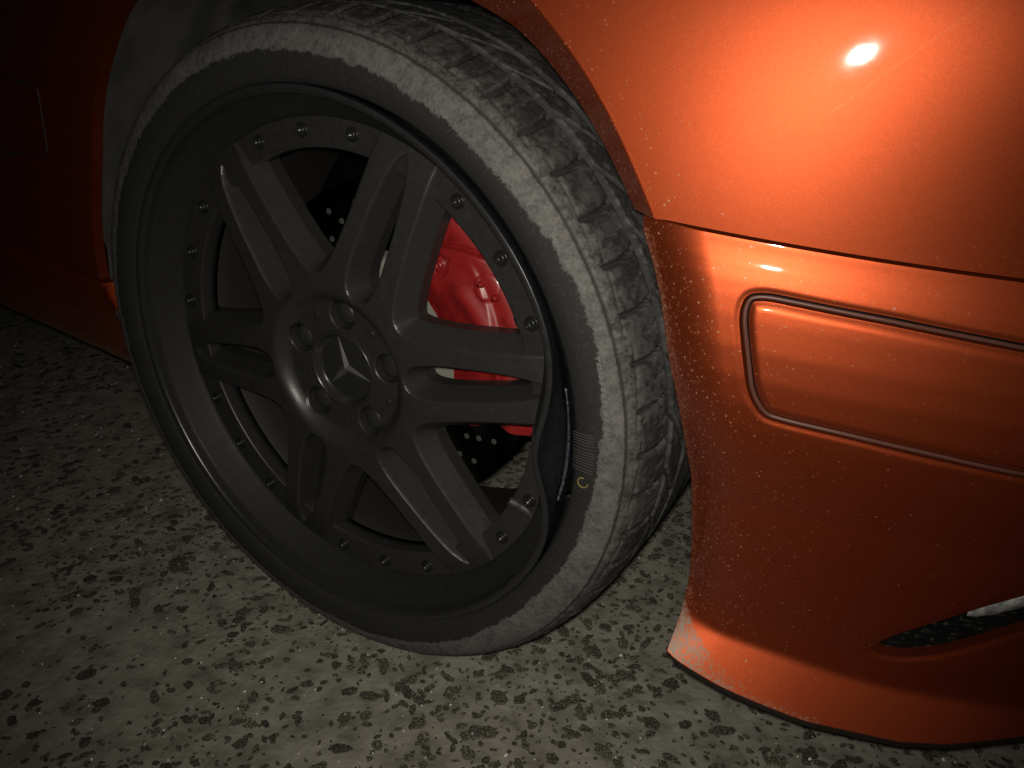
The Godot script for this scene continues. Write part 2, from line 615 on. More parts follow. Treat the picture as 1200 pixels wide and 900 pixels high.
func tyre_material() -> StandardMaterial3D:
	var wd := 2048
	var ht := 256
	var arcs := PackedFloat32Array()
	var total := 0.0
	arcs.append(0.0)
	for i in range(1, tyre_prof.size()):
		total += tyre_prof[i].distance_to(tyre_prof[i - 1])
		arcs.append(total)
	tyre_v = PackedFloat32Array()
	for x in arcs:
		tyre_v.append(minf(x / TYRE_SPAN, 1.0))
	var f := FastNoiseLite.new()
	f.seed = 21
	f.frequency = 0.02
	f.fractal_octaves = 4
	var f2 := FastNoiseLite.new()
	f2.seed = 22
	f2.frequency = 0.09
	f2.fractal_octaves = 3
	var f3 := FastNoiseLite.new()
	f3.seed = 23
	f3.frequency = 0.35
	f3.fractal_octaves = 1
	var bytes := PackedByteArray()
	bytes.resize(wd * ht * 3)
	for y in ht:
		var s := (y + 0.5) / ht * TYRE_SPAN
		var k := 0
		while k < arcs.size() - 2 and arcs[k + 1] < s:
			k += 1
		var q := tyre_prof[k].lerp(tyre_prof[k + 1], clampf((s - arcs[k]) / (arcs[k + 1] - arcs[k]), 0.0, 1.0))
		for x in wd:
			var t := float(x) / wd * TAU
			var c0 := Vector2(cos(t), sin(t)) * 326.0
			var big := f.get_noise_3d(c0.x, c0.y, s * 900.0)
			var mid := f2.get_noise_3d(c0.x, c0.y, s * 900.0)
			var tiny := f3.get_noise_3d(c0.x, c0.y, s * 900.0)
			var dust := 0.0
			if k < tyre_tread.x:
				var deg := rad_to_deg(wrapf(t, -PI, PI))
				var edge := 0.2830 + 0.010 * gauss(deg + 10.0, 16.0) - 0.009 * gauss(deg + 72.0, 22.0) + 0.0030 * big + 0.0030 * mid + 0.0016 * tiny
				dust = sm(-0.0004, 0.0009, q.x - edge) * (0.86 + 0.42 * mid + 0.30 * tiny + 0.25 * big)
				if q.x < edge:
					dust = 0.035 + 0.03 * absf(mid) + (0.16 if tiny > 0.62 else 0.0)
			else:
				var cut := tread_cut(t, q.y)
				var z := -q.y
				dust = clampf(0.12 + 0.52 * sm(-0.18, 0.34, 0.8 * big + 0.9 * mid) + 0.22 * tiny, 0.03, 1.0) * 0.85
				dust = lerpf(dust, 0.60 + 0.6 * mid + 0.35 * tiny + 0.4 * big, 1.0 - sm(0.006, 0.021, z + 0.012 * big))
				var block := sm(0.018, 0.026, z) * (1.0 - sm(0.044, 0.052, z))
				dust *= 1.0 - 0.30 * block
				dust = lerpf(dust, 0.10, clampf(cut / 0.003, 0.0, 1.0) * 0.95)
				dust += 0.25 * line(cut - 0.0008, 0.0006, 0.0004)
				if z < 0.0075:
					dust *= 1.0 - 0.75 * clampf(cut / 0.0008, 0.0, 1.0)
			dust = clampf(dust, 0.0, 1.15)
			var c := lin(lerpf(0.013, 0.108, dust), lerpf(0.013, 0.107, dust), lerpf(0.0125, 0.101, dust))
			var i := (y * wd + x) * 3
			bytes[i] = int(c.r * 255.0)
			bytes[i + 1] = int(c.g * 255.0)
			bytes[i + 2] = int(c.b * 255.0)
	var m := StandardMaterial3D.new()
	m.albedo_texture = ImageTexture.create_from_image(Image.create_from_data(wd, ht, false, Image.FORMAT_RGB8, bytes))
	m.roughness = 0.78
	m.metallic_specular = 0.4
	return m

const TYRE_SPAN := 0.19
var tyre_v: PackedFloat32Array

func build_tyre(wheel: Node3D) -> void:
	var seg := 52 * 22
	var np := tyre_prof.size()
	var p := PackedVector3Array()
	var uvs := PackedVector2Array()
	var f := FastNoiseLite.new()
	f.seed = 61
	f.frequency = 0.12
	var up := Vector2(wheel_basis.x.y, wheel_basis.y.y)
	for i in seg + 1:
		var t := TAU * i / seg
		var cs := cos(t)
		var sn := sin(t)
		for j in np:
			var q := tyre_prof[j]
			var r := q.x
			var a := q.y
			if j >= tyre_tread.x and j <= tyre_tread.y:
				r -= tread_cut(t, a)
				r += 0.0005 * f.get_noise_3d(cs * 320.0, sn * 320.0, a * 1000.0)
			elif j < 6:
				var dg := rad_to_deg(wrapf(t, -PI, PI))
				var open := 0.0016 + 0.0036 * sm(62.0, 20.0, dg) * sm(-66.0, -40.0, dg)
				r += open * (1.0 - j / 6.0)
				a -= open * 0.5 * (1.0 - j / 6.0)
			elif j > 2:
				a += 0.0003 * f.get_noise_3d(cs * 320.0, sn * 320.0, r * 1000.0)
			var pos := Vector2(cs, sn) * r
			var h := HUB_H + pos.dot(up)
			if h < 0.0012:
				pos += up * (0.0012 - h)
			p.append(Vector3(pos.x, pos.y, a))
			uvs.append(Vector2(float(i) / seg, tyre_v[j]))
	var m := MB.new()
	m.grid(p, seg + 1, np, true, uvs)
	var ty := put("tyre", m.mesh(), M.rubber, wheel)
	ty.set_meta("label", "low profile black tyre with a grey dusty shoulder")
	# the lifted bead that shows where the rim is bent in
	var b := MB.new()
	b.lathe(PackedVector2Array([Vector2(0.2566, -0.0055), Vector2(0.2545, -0.0085), Vector2(0.2515, -0.0125), Vector2(0.2480, -0.0175), Vector2(0.2445, -0.0235), Vector2(0.2415, -0.030), Vector2(0.243, -0.036)]), 240)
	put("tyre_bead", b.mesh(), M.bead, wheel)
	# torn pale edge of the bead in the gap
	var torn := PackedVector3Array()
	for i in 40:
		var ta := deg_to_rad(lerpf(-22.0, -47.0, i / 39.0))
		torn.append(Vector3(cos(ta), sin(ta), 0))
	var tb := MB.new()
	var tp := PackedVector3Array()
	for i in 40:
		var half := 0.0072 * pow(sin(PI * i / 39.0), 0.7) + 0.0001
		for k in 7:
			var w := (k / 6.0 - 0.5) * 2.0
			var rr := 0.2464 - 0.57 * w * half - 0.0007 * (1.0 - w * w) - 0.0002
			tp.append(torn[i] * rr + Vector3(0, 0, -0.0200 - 0.82 * w * half + 0.0005 * (1.0 - w * w)))
	tb.grid(tp, 40, 7)
	put("torn_bead_edge", tb.mesh(), M.torn, wheel)
	# moulded lettering on the sidewall
	var font := SystemFont.new()
	font.font_names = PackedStringArray(["Droid Sans"])
	var word := "TEMPERATURE"
	for i in word.length():
		var tm := TextMesh.new()
		tm.font = font
		tm.font_size = 32
		tm.pixel_size = 0.0056 / 23.0
		tm.depth = 0.0006
		tm.curve_step = 2.0
		tm.text = word[i]
		var ang := deg_to_rad(-15.0 - i * 0.95)
		var o := Vector3(cos(ang), sin(ang), 0)
		var side := Vector3(sin(ang), -cos(ang), 0)
		var bs := Basis(side, o, side.cross(o))
		bs = bs.rotated(side, 0.36)
		put("sidewall_letter", tm, M.letter, wheel, Transform3D(bs, o * 0.2905 + Vector3(0, 0, 0.0040)))
	# yellow paint ring and the fine ribs beside it
	var ring := PackedVector3Array()
	var ca := deg_to_rad(-36.2)
	var cc := Vector3(cos(ca), sin(ca), 0) * 0.2735
	for i in 15:
		var t2 := TAU * i / 18.0 + 0.9
		ring.append(cc + Vector3(cos(t2) * 0.0042, sin(t2) * 0.0042, 0.0058))
	var rm := MB.new()
	rm.tube(ring, 0.0007, 6)
	put("yellow_mark", rm.mesh(), M.yellow, wheel).set_meta("label", "small yellow ring painted on the sidewall")
	for i in 14:
		var ra := deg_to_rad(-27.2 - i * 0.52 - 0.2 * rng.randf())
		var rb := MB.new()
		var path := PackedVector3Array()
		for k in 5:
			var rr := 0.2625 + 0.0185 * k / 4.0
			path.append(Vector3(cos(ra) * rr, sin(ra) * rr, [0.0032, 0.0047, 0.0056, 0.0058, 0.0056][k]))
		rb.tube(path, 0.00022, 4)
		put("sidewall_rib", rb.mesh(), M.rib, wheel)

# ------------------------------------------------------------------ rim
func dent_amount(d: float, w: float) -> float:
	var lipd := 0.0225 * gauss(d + 34.5, 15.5 if d > -34.5 else 11.0) + 0.0030 * exp(-absf(d + 35.0) / 5.0)
	lipd += 0.0022 * sm(58.0, 25.0, d) * sm(-62.0, -44.0, d)
	var step := 0.0185 * gauss(d + 34.0, 17.0 if d > -34.0 else 14.0)
	return lerpf(step, lipd, w)

func dent_front(t: float, q: Vector2) -> Vector2:
	var d := rad_to_deg(wrapf(t, -PI, PI))
	var w := clampf((q.x - 0.2297) / 0.0255, 0.0, 1.0)
	return Vector2(q.x - dent_amount(d, w) - 0.0010 * gauss(d + 30.0, 2.5) * w, q.y + (0.002 + 0.006 * (1.0 - w)) * gauss(d + 34.0, 13.0))

func dent_back(t: float, q: Vector2) -> Vector2:
	var d := rad_to_deg(wrapf(t, -PI, PI))
	var w := sm(-0.019, -0.004, q.y)
	return Vector2(q.x - dent_amount(d, 1.0) * w, q.y + 0.002 * gauss(d + 34.0, 13.0) * w)

func build_rim(wheel: Node3D) -> void:
	var m := MB.new()
	m.lathe(PackedVector2Array([Vector2(0.232, -0.055), Vector2(0.2345, -0.045), Vector2(0.240, -0.036), Vector2(0.2425, -0.028), Vector2(0.2435, -0.021), Vector2(0.2455, -0.0170), Vector2(0.2495, -0.0142), Vector2(0.2535, -0.0122), Vector2(0.2568, -0.0095), Vector2(0.2582, -0.006), Vector2(0.2589, -0.002), Vector2(0.2586, 0.0004), Vector2(0.2580, 0.0012)]), 420, dent_back)
	put("bead_seat", m.mesh(), M.bead, wheel)
	m = MB.new()
	m.lathe(PackedVector2Array([Vector2(0.2580, 0.0012), Vector2(0.2572, 0.0017), Vector2(0.2558, 0.0019), Vector2(0.2535, 0.0014), Vector2(0.2520, 0.0004), Vector2(0.2510, -0.0014), Vector2(0.2505, -0.0045), Vector2(0.2500, -0.0085), Vector2(0.2488, -0.0112)]), 420, dent_front)
	var slope := MB.new()
	slope.lathe(PackedVector2Array([Vector2(0.2488, -0.0112), Vector2(0.2466, -0.0138), Vector2(0.2435, -0.0172), Vector2(0.2395, -0.0218), Vector2(0.235, -0.0270), Vector2(0.2322, -0.0304), Vector2(0.2308, -0.0324), Vector2(0.2301, -0.0342), Vector2(0.2297, -0.0365), Vector2(0.2296, -0.042)]), 420, dent_front)
	put("rim_well", slope.mesh(), M.well, wheel)
	put("rim_lip", m.mesh(), M.lip, wheel).set_meta("label", "black outer rim lip bent inwards beside the tyre")
	# inner barrel, seen through the openings
	var b := MB.new()
	b.lathe(PackedVector2Array([Vector2(0.2305, -0.05), Vector2(0.222, -0.055), Vector2(0.214, -0.066), Vector2(0.211, -0.085), Vector2(0.213, -0.12), Vector2(0.219, -0.17), Vector2(0.226, -0.222), Vector2(0.233, -0.225), Vector2(0.246, -0.235)]), 120)
	b.lathe(PackedVector2Array([Vector2(0.246, -0.235), Vector2(0.243, -0.222), Vector2(0.232, -0.16), Vector2(0.228, -0.1), Vector2(0.236, -0.05)]), 120)
	put("rim_barrel", b.mesh(), M.barrel, wheel)
	# ring that carries the bolts
	var r := MB.new()
	r.lathe(PackedVector2Array([Vector2(0.2306, -0.0352), Vector2(0.206, -0.0352), Vector2(0.2042, -0.0358), Vector2(0.2034, -0.0375), Vector2(0.203, -0.046), Vector2(0.203, -0.056), Vector2(0.222, -0.057)]), 240)
	put("bolt_ring", r.mesh(), M.wheel, wheel)
	# rim bolts
	var bm := MB.new()
	bm.lathe(PackedVector2Array([Vector2(0.0066, -0.0006), Vector2(0.0066, 0.0012), Vector2(0.0062, 0.0017), Vector2(0.0054, 0.0017), Vector2(0.0051, 0.0013), Vector2(0.0049, 0.0013), Vector2(0.0048, 0.0030), Vector2(0.0043, 0.0038), Vector2(0.0032, 0.0040), Vector2(0.0029, 0.0038), Vector2(0.0027, 0.0012), Vector2(0.0, 0.0010)]), 24)
	var bolt := bm.mesh()
	for i in 24:
		if i % 4 == 2:
			continue          # the spoke ends cover these
		var t := deg_to_rad(5.6 + 15.0 * i)
		put("rim_bolt", bolt, M.bolt, wheel, Transform3D(Basis(Vector3(0, 0, 1), t), Vector3(cos(t) * 0.2189, sin(t) * 0.2189, -0.0352)))

const FACE := [[0.05, -0.0150], [0.08, -0.0160], [0.10, -0.0172], [0.12, -0.0190], [0.15, -0.0220], [0.18, -0.0252], [0.20, -0.0275], [0.215, -0.0300], [0.2297, -0.0345]]
var face_tab: PackedFloat32Array

func wall(d: float, k: float) -> float:
	var rr := 0.0014
	if d < -rr:
		return 0.0
	if d < rr:
		return k * (d + rr) * (d + rr) / (4.0 * rr)
	return k * d

func build_spokes(wheel: Node3D) -> void:
	face_tab = smooth_table(FACE, 0.05, 0.24, 191, 0.008)
	var half := [[0.0832, 0.0], [0.0836, 0.004], [0.0852, 0.0078], [0.088, 0.0108], [0.093, 0.0136], [0.100, 0.0155], [0.108, 0.0165], [0.12, 0.0168], [0.135, 0.0163], [0.15, 0.0155], [0.165, 0.0145], [0.18, 0.013], [0.195, 0.011], [0.207, 0.0085], [0.217, 0.0052], [0.224, 0.0]]
	var slit := PackedVector2Array()
	for q in half:
		slit.append(Vector2(q[0], q[1]))
	for k in range(half.size() - 2, 0, -1):
		slit.append(Vector2(half[k][0], -half[k][1]))
	var wn := [[0.0972, 0.0], [0.0978, 0.0042], [0.0998, 0.0082], [0.1040, 0.0135], [0.1100, 0.0195], [0.118, 0.0262], [0.127, 0.0330], [0.144, 0.0450], [0.162, 0.0568], [0.180, 0.0682], [0.195, 0.0775], [0.209, 0.0860], [0.24, 0.104]]
	var win := PackedVector2Array()
	for q in wn:
		win.append(Vector2(q[0], q[1]))
	for k in range(wn.size() - 1, 0, -1):
		win.append(Vector2(wn[k][0], -wn[k][1]))
	var nr := 160
	var nt := 104
	var p := PackedVector3Array()
	var sd := PackedFloat32Array()
	var c30 := cos(PI / 6)
	for i in nr:
		var r := lerpf(0.082, 0.2305, float(i) / (nr - 1))
		for j in nt:
			var t := PI / 6 * j / (nt - 1)
			var s := r * cos(t)
			var u := r * sin(t)
			var ds := -poly_sd(Vector2(s, u), slit)
			var dw := -poly_sd(Vector2(s * c30 + u * 0.5, -s * 0.5 + u * c30), win)
			var ks := 2.9
			p.append(Vector3(s, u, look(face_tab, 0.05, 0.24, r) - maxf(wall(ds, ks), wall(dw, 1.75))))
			sd.append(maxf((ds - 0.0078) * 1.77, dw - 0.0112))
	var a := MB.new()
	a.clip(p, nr, nt, sd, PackedVector2Array(), Vector3(0, 0, -0.014))
	var am := a.mesh()
	var p2 := PackedVector3Array()
	for q in p:
		p2.append(Vector3(q.x, -q.y, q.z))
	var b := MB.new()
	b.clip(p2, nr, nt, sd, PackedVector2Array(), Vector3(0, 0, -0.014))
	var bm := b.mesh()
	for i in 6:
		var tr := Transform3D(Basis(Vector3(0, 0, 1), deg_to_rad(35.7 + 60.0 * i)), Vector3.ZERO)
		put("spoke", am, M.wheel, wheel, tr)
		put("spoke", bm, M.wheel, wheel, tr)

const LUG0 := -18.7

func build_hub(wheel: Node3D) -> void:
	# dished hub with five bolt pockets
	var prof := [[0.0385, -0.0275], [0.042, -0.0278], [0.066, -0.0278], [0.068, -0.0270], [0.0715, -0.0240], [0.0752, -0.0196], [0.0785, -0.0170], [0.0825, -0.0161], [0.09, -0.0165]]
	var tab := smooth_table(prof, 0.038, 0.09, 160, 0.0012)
	var nr := 70
	var nt := 480
	var p := PackedVector3Array()
	var sd := PackedFloat32Array()
	var lugs := []
	for k in 5:
		var t := deg_to_rad(LUG0 + 72.0 * k)
		lugs.append(Vector2(cos(t), sin(t)) * 0.056)
	for i in nr:
		var r := lerpf(0.0385, 0.0824, float(i) / (nr - 1))
		for j in nt + 1:
			var t := TAU * j / nt
			var q := Vector2(cos(t), sin(t)) * r
			var best := 1.0
			for l in lugs:
				best = minf(best, q.distance_to(l))
			var z := look(tab, 0.038, 0.09, r)
			z -= 0.0012 * (1.0 - sm(0.0144, 0.0158, best))
			if i == nr - 1:
				z = look(face_tab, 0.05, 0.24, 0.082)
			p.append(Vector3(q.x, q.y, z))
			sd.append(0.0143 - best)
	var m := MB.new()
	m.clip(p, nr, nt + 1, sd, PackedVector2Array(), Vector3(0, 0, -0.012))
	put("hub", m.mesh(), M.wheel, wheel)
	var lm := MB.new()
	lm.lathe(PackedVector2Array([Vector2(0.0144, -0.012), Vector2(0.0126, -0.012), Vector2(0.0122, -0.0085), Vector2(0.0116, -0.0062), Vector2(0.0102, -0.0042), Vector2(0.0080, -0.0028), Vector2(0.0050, -0.0018), Vector2(0.0022, -0.0014), Vector2(0.0, -0.0013)]), 32)
	var lug := lm.mesh()
	for k in 5:
		put("wheel_bolt", lug, M.lug, wheel, Transform3D(Basis.IDENTITY, Vector3(lugs[k].x, lugs[k].y, -0.0288)))
	# small drillings between the bolts
	var dm := MB.new()
	dm.lathe(PackedVector2Array([Vector2(0.0046, 0.0002), Vector2(0.0040, 0.0008), Vector2(0.0033, 0.0004), Vector2(0.0028, 0.0002), Vector2(0.0, 0.00015)]), 16)
	var drill := dm.mesh()
	for k in 5:
		var t := deg_to_rad(LUG0 + 36.0 + 72.0 * k)
		put("hub_drilling", drill, M.cap, wheel, Transform3D(Basis.IDENTITY, Vector3(cos(t) * 0.0565, sin(t) * 0.0565, -0.0278)))
	# centre cap: raised rim, flat face, three-pointed emblem
	var rim := MB.new()
	rim.lathe(PackedVector2Array([Vector2(0.0388, -0.0285), Vector2(0.0384, -0.0262), Vector2(0.0376, -0.0252), Vector2(0.0366, -0.0250), Vector2(0.0356, -0.0256), Vector2(0.0348, -0.0270), Vector2(0.0338, -0.0295), Vector2(0.0328, -0.0318), Vector2(0.0318, -0.0330), Vector2(0.0305, -0.0334)]), 120)
	put("cap_rim", rim.mesh(), M.lip, wheel)
	var face := MB.new()
	face.lathe(PackedVector2Array([Vector2(0.0310, -0.0334), Vector2(0.015, -0.0330), Vector2(0.0, -0.0328)]), 64)
	put("centre_cap", face.mesh(), M.cap, wheel)
	for k in 3:
		var t := deg_to_rad(71.6 + 120.0 * k)
		var dir := Vector3(cos(t), sin(t), 0)
		var side := Vector3(-sin(t), cos(t), 0)
		var z0 := Vector3(0, 0, -0.0331)
		var top := Vector3(0, 0, -0.0300)
		var tip := dir * 0.0312 + z0
		var l := (dir * 0.5 + side * 0.866) * 0.0052 + z0
		var rr := (dir * 0.5 - side * 0.866) * 0.0052 + z0
		var e := MB.new()
		e.flat([top, tip + Vector3(0, 0, 0.0004), l])
		e.flat([top, rr, tip + Vector3(0, 0, 0.0004)])
		e.flat([l, tip, tip + Vector3(0, 0, 0.0004)])
		e.flat([rr, tip, tip + Vector3(0, 0, 0.0004)])
		put("star_arm", e.mesh(), M.star, wheel)
	# valve
	var va := deg_to_rad(-58.0)
	var d2 := Vector3(cos(va), sin(va), 0)
	var vm := MB.new()
	vm.lathe(PackedVector2Array([Vector2(0.0, 0.0), Vector2(0.0034, 0.0002), Vector2(0.0042, 0.0016), Vector2(0.0042, 0.0085), Vector2(0.0036, 0.0092), Vector2(0.0034, 0.0105), Vector2(0.0050, 0.0112), Vector2(0.0052, 0.0150), Vector2(0.0062, 0.024), Vector2(0.0062, 0.03)]), 20)
	var zb := (d2 * 0.95 + Vector3(0, 0, -0.3)).normalized()
	var xb := zb.cross(Vector3(0, 0, 1)).normalized()
	put("valve_stem", vm.mesh(), M.plastic, wheel, Transform3D(Basis(xb, zb.cross(xb), zb), d2 * 0.2025 + Vector3(0, 0, -0.0335)))

# ------------------------------------------------------------------ brake
func build_brake(car: Node3D, at: Transform3D) -> void:
	var disc := group_node("brake_disc", car, at)
	var m := MB.new()
	m.lathe(PackedVector2Array([Vector2(0.098, -0.1), Vector2(0.1645, -0.1), Vector2(0.166, -0.1012), Vector2(0.166, -0.108)]), 180)
	m.lathe(PackedVector2Array([Vector2(0.163, -0.109), Vector2(0.163, -0.12)]), 120)
	m.lathe(PackedVector2Array([Vector2(0.166, -0.121), Vector2(0.166, -0.128), Vector2(0.09, -0.128)]), 120)
	put("friction_ring", m.mesh(), M.disc, disc)
	var h := MB.new()
	h.lathe(PackedVector2Array([Vector2(0.099, -0.1015), Vector2(0.0985, -0.088), Vector2(0.0965, -0.081), Vector2(0.092, -0.078), Vector2(0.03, -0.078)]), 120)
	put("disc_hat", h.mesh(), M.hat, disc)
	var hm := MB.new()
	hm.lathe(PackedVector2Array([Vector2(0.0031, 0.0), Vector2(0.0029, 0.0004), Vector2(0.0015, 0.0002), Vector2(0.0, 0.0001)]), 14)
	var hole := hm.mesh()
	for i in 24:
		for k in 3:
			var t := deg_to_rad(15.0 * i + 4.6 * k + 2.0)
			var r: float = [0.1215, 0.132, 0.146][k]
			put("drill_hole", hole, M.hole, disc, Transform3D(Basis.IDENTITY, Vector3(cos(t) * r, sin(t) * r, -0.0998)))
	# caliper
	var cal := group_node("brake_caliper", car, at)
	cal.set_meta("label", "red brake caliper behind the wheel spokes")
	var nr := 90
	var nt := 150
	var p := PackedVector3Array()
	var sd := PackedFloat32Array()
	for i in nr:
		var r := lerpf(0.090, 0.203, float(i) / (nr - 1))
		for j in nt:
			var dg := lerpf(-52.0, 44.0, float(j) / (nt - 1))
			var t := deg_to_rad(dg)
			var z := -0.074
			# body swells towards the middle, with a long ridge over the cylinders
			z += 0.011 * sm(0.094, 0.124, r) * (1.0 - sm(0.172, 0.203, r))
			var low := 1.0 - sm(3.0, 15.0, dg)
			z += 0.006 * gauss(r - 0.147 + 0.0005 * dg, 0.011) * low
			z -= 0.003 * sm(0.163, 0.168, r - 0.0004 * dg) * low
			z -= 0.0028 * gauss(r - 0.118, 0.012) * low
			# step that follows the upper edge
			var edge := 0.172 - 0.0022 * (dg - 14.0)
			z -= (0.005 * sm(-0.001, 0.001, r - edge) + 0.004 * gauss(r - edge - 0.0005, 0.0016)) * sm(4.0, 9.0, dg)
			# bolt pocket
			var bp := Vector2(r * cos(t), r * sin(t)) - Vector2(cos(deg_to_rad(18.0)), sin(deg_to_rad(18.0))) * 0.140
			z -= 0.004 * (1.0 - sm(0.0085, 0.0115, bp.length()))
			# badge pad
			var lp := Vector2(r * cos(t), r * sin(t)) - Vector2(cos(deg_to_rad(2.0)), sin(deg_to_rad(2.0))) * 0.171
			z += 0.002 * (1.0 - sm(0.010, 0.013, lp.length()))
			var q := Vector2(r * cos(t), r * sin(t))
			p.append(Vector3(q.x, q.y, z))
			var rin := 0.0965 + 0.004 * sm(5.0, 30.0, dg)
			var rout := 0.197 - 0.010 * sm(0.0, -26.0, dg)
			var s := maxf(maxf(rin - r, r - rout), maxf(r * deg_to_rad(dg - 38.0), r * deg_to_rad(-47.0 - 14.0 * sm(0.16, 0.10, r) + 2.5 - dg)))
			sd.append(s)
	var c := MB.new()
	c.clip(p, nr, nt, sd, PackedVector2Array(), Vector3(0, 0, -0.024))
	put("caliper_body", c.mesh(), M.red, cal)
	var bm := MB.new()
	bm.lathe(PackedVector2Array([Vector2(0.0078, -0.004), Vector2(0.0078, 0.0), Vector2(0.0072, 0.0008), Vector2(0.0054, 0.0010), Vector2(0.0050, 0.0016), Vector2(0.0048, 0.0032), Vector2(0.0040, 0.0040), Vector2(0.0026, 0.0040), Vector2(0.0024, 0.0010), Vector2(0.0, 0.0008)]), 24)
	var bt := bm.mesh()
	for q in [[18.0, 0.140, -0.0655], [-40.0, 0.132, -0.0650]]:
		var t := deg_to_rad(q[0])
		put("caliper_bolt", bt, M.red, cal, Transform3D(Basis.IDENTITY, Vector3(cos(t) * q[1], sin(t) * q[1], q[2])))
	var nm := MB.new()
	nm.lathe(PackedVector2Array([Vector2(0.0034, 0.0), Vector2(0.0034, 0.002), Vector2(0.0024, 0.0026), Vector2(0.0022, 0.0055), Vector2(0.0, 0.0058)]), 16)
	for q in [[3.8, 0.168], [-1.6, 0.175]]:
		var t := deg_to_rad(q[0])
		put("bleed_screw", nm.mesh(), M.red, cal, Transform3D(Basis.IDENTITY, Vector3(cos(t) * q[1], sin(t) * q[1], -0.0635)))
	for i in 6:
		var t := deg_to_rad(6.0 - 3.8 * i)
		var bs := Basis(Vector3(0, 0, 1), t)
		var pm := MB.new()
		pm.box(Vector3.ZERO, Vector3(0.0016 if i > 3 else 0.0022, 0.0042, 0.003))
		put("pad_clip", pm.mesh(), M.chrome if i == 4 else M.bolt, cal, Transform3D(bs, Vector3(cos(t), sin(t), 0) * (0.1925 - 0.0016 * maxf(0, i - 2)) + Vector3(0, 0, -0.060)))
	# hub carrier behind the disc
	var k := MB.new()
	k.lathe(PackedVector2Array([Vector2(0.0, -0.135), Vector2(0.07, -0.135), Vector2(0.075, -0.16), Vector2(0.04, -0.22), Vector2(0.03, -0.3)]), 40)
	put("hub_carrier", k.mesh(), M.black, car, at)

# ------------------------------------------------------------------ body
const STRIP := [[0.376, 0.4465], [0.3785, 0.4590], [0.3895, 0.4618], [0.46, 0.4535], [0.53, 0.4425], [0.62, 0.4280], [0.66, 0.4215], [0.66, 0.331], [0.62, 0.338], [0.53, 0.3538], [0.45, 0.3683], [0.4095, 0.3735], [0.3975, 0.3760], [0.388, 0.391]]
const SLOT := [[0.4825, 0.1705], [0.4983, 0.1885], [0.5227, 0.2070], [0.5457, 0.2258], [0.568, 0.2418], [0.62, 0.2780], [0.66, 0.303], [0.66, 0.270], [0.62, 0.240], [0.5755, 0.2075], [0.552, 0.1895], [0.528, 0.1735], [0.505, 0.1655], [0.491, 0.1655]]

func vec2s(a: Array) -> Array:
	var out := []
	for q in a:
		out.append(Vector2(q[0], q[1]))
	return out

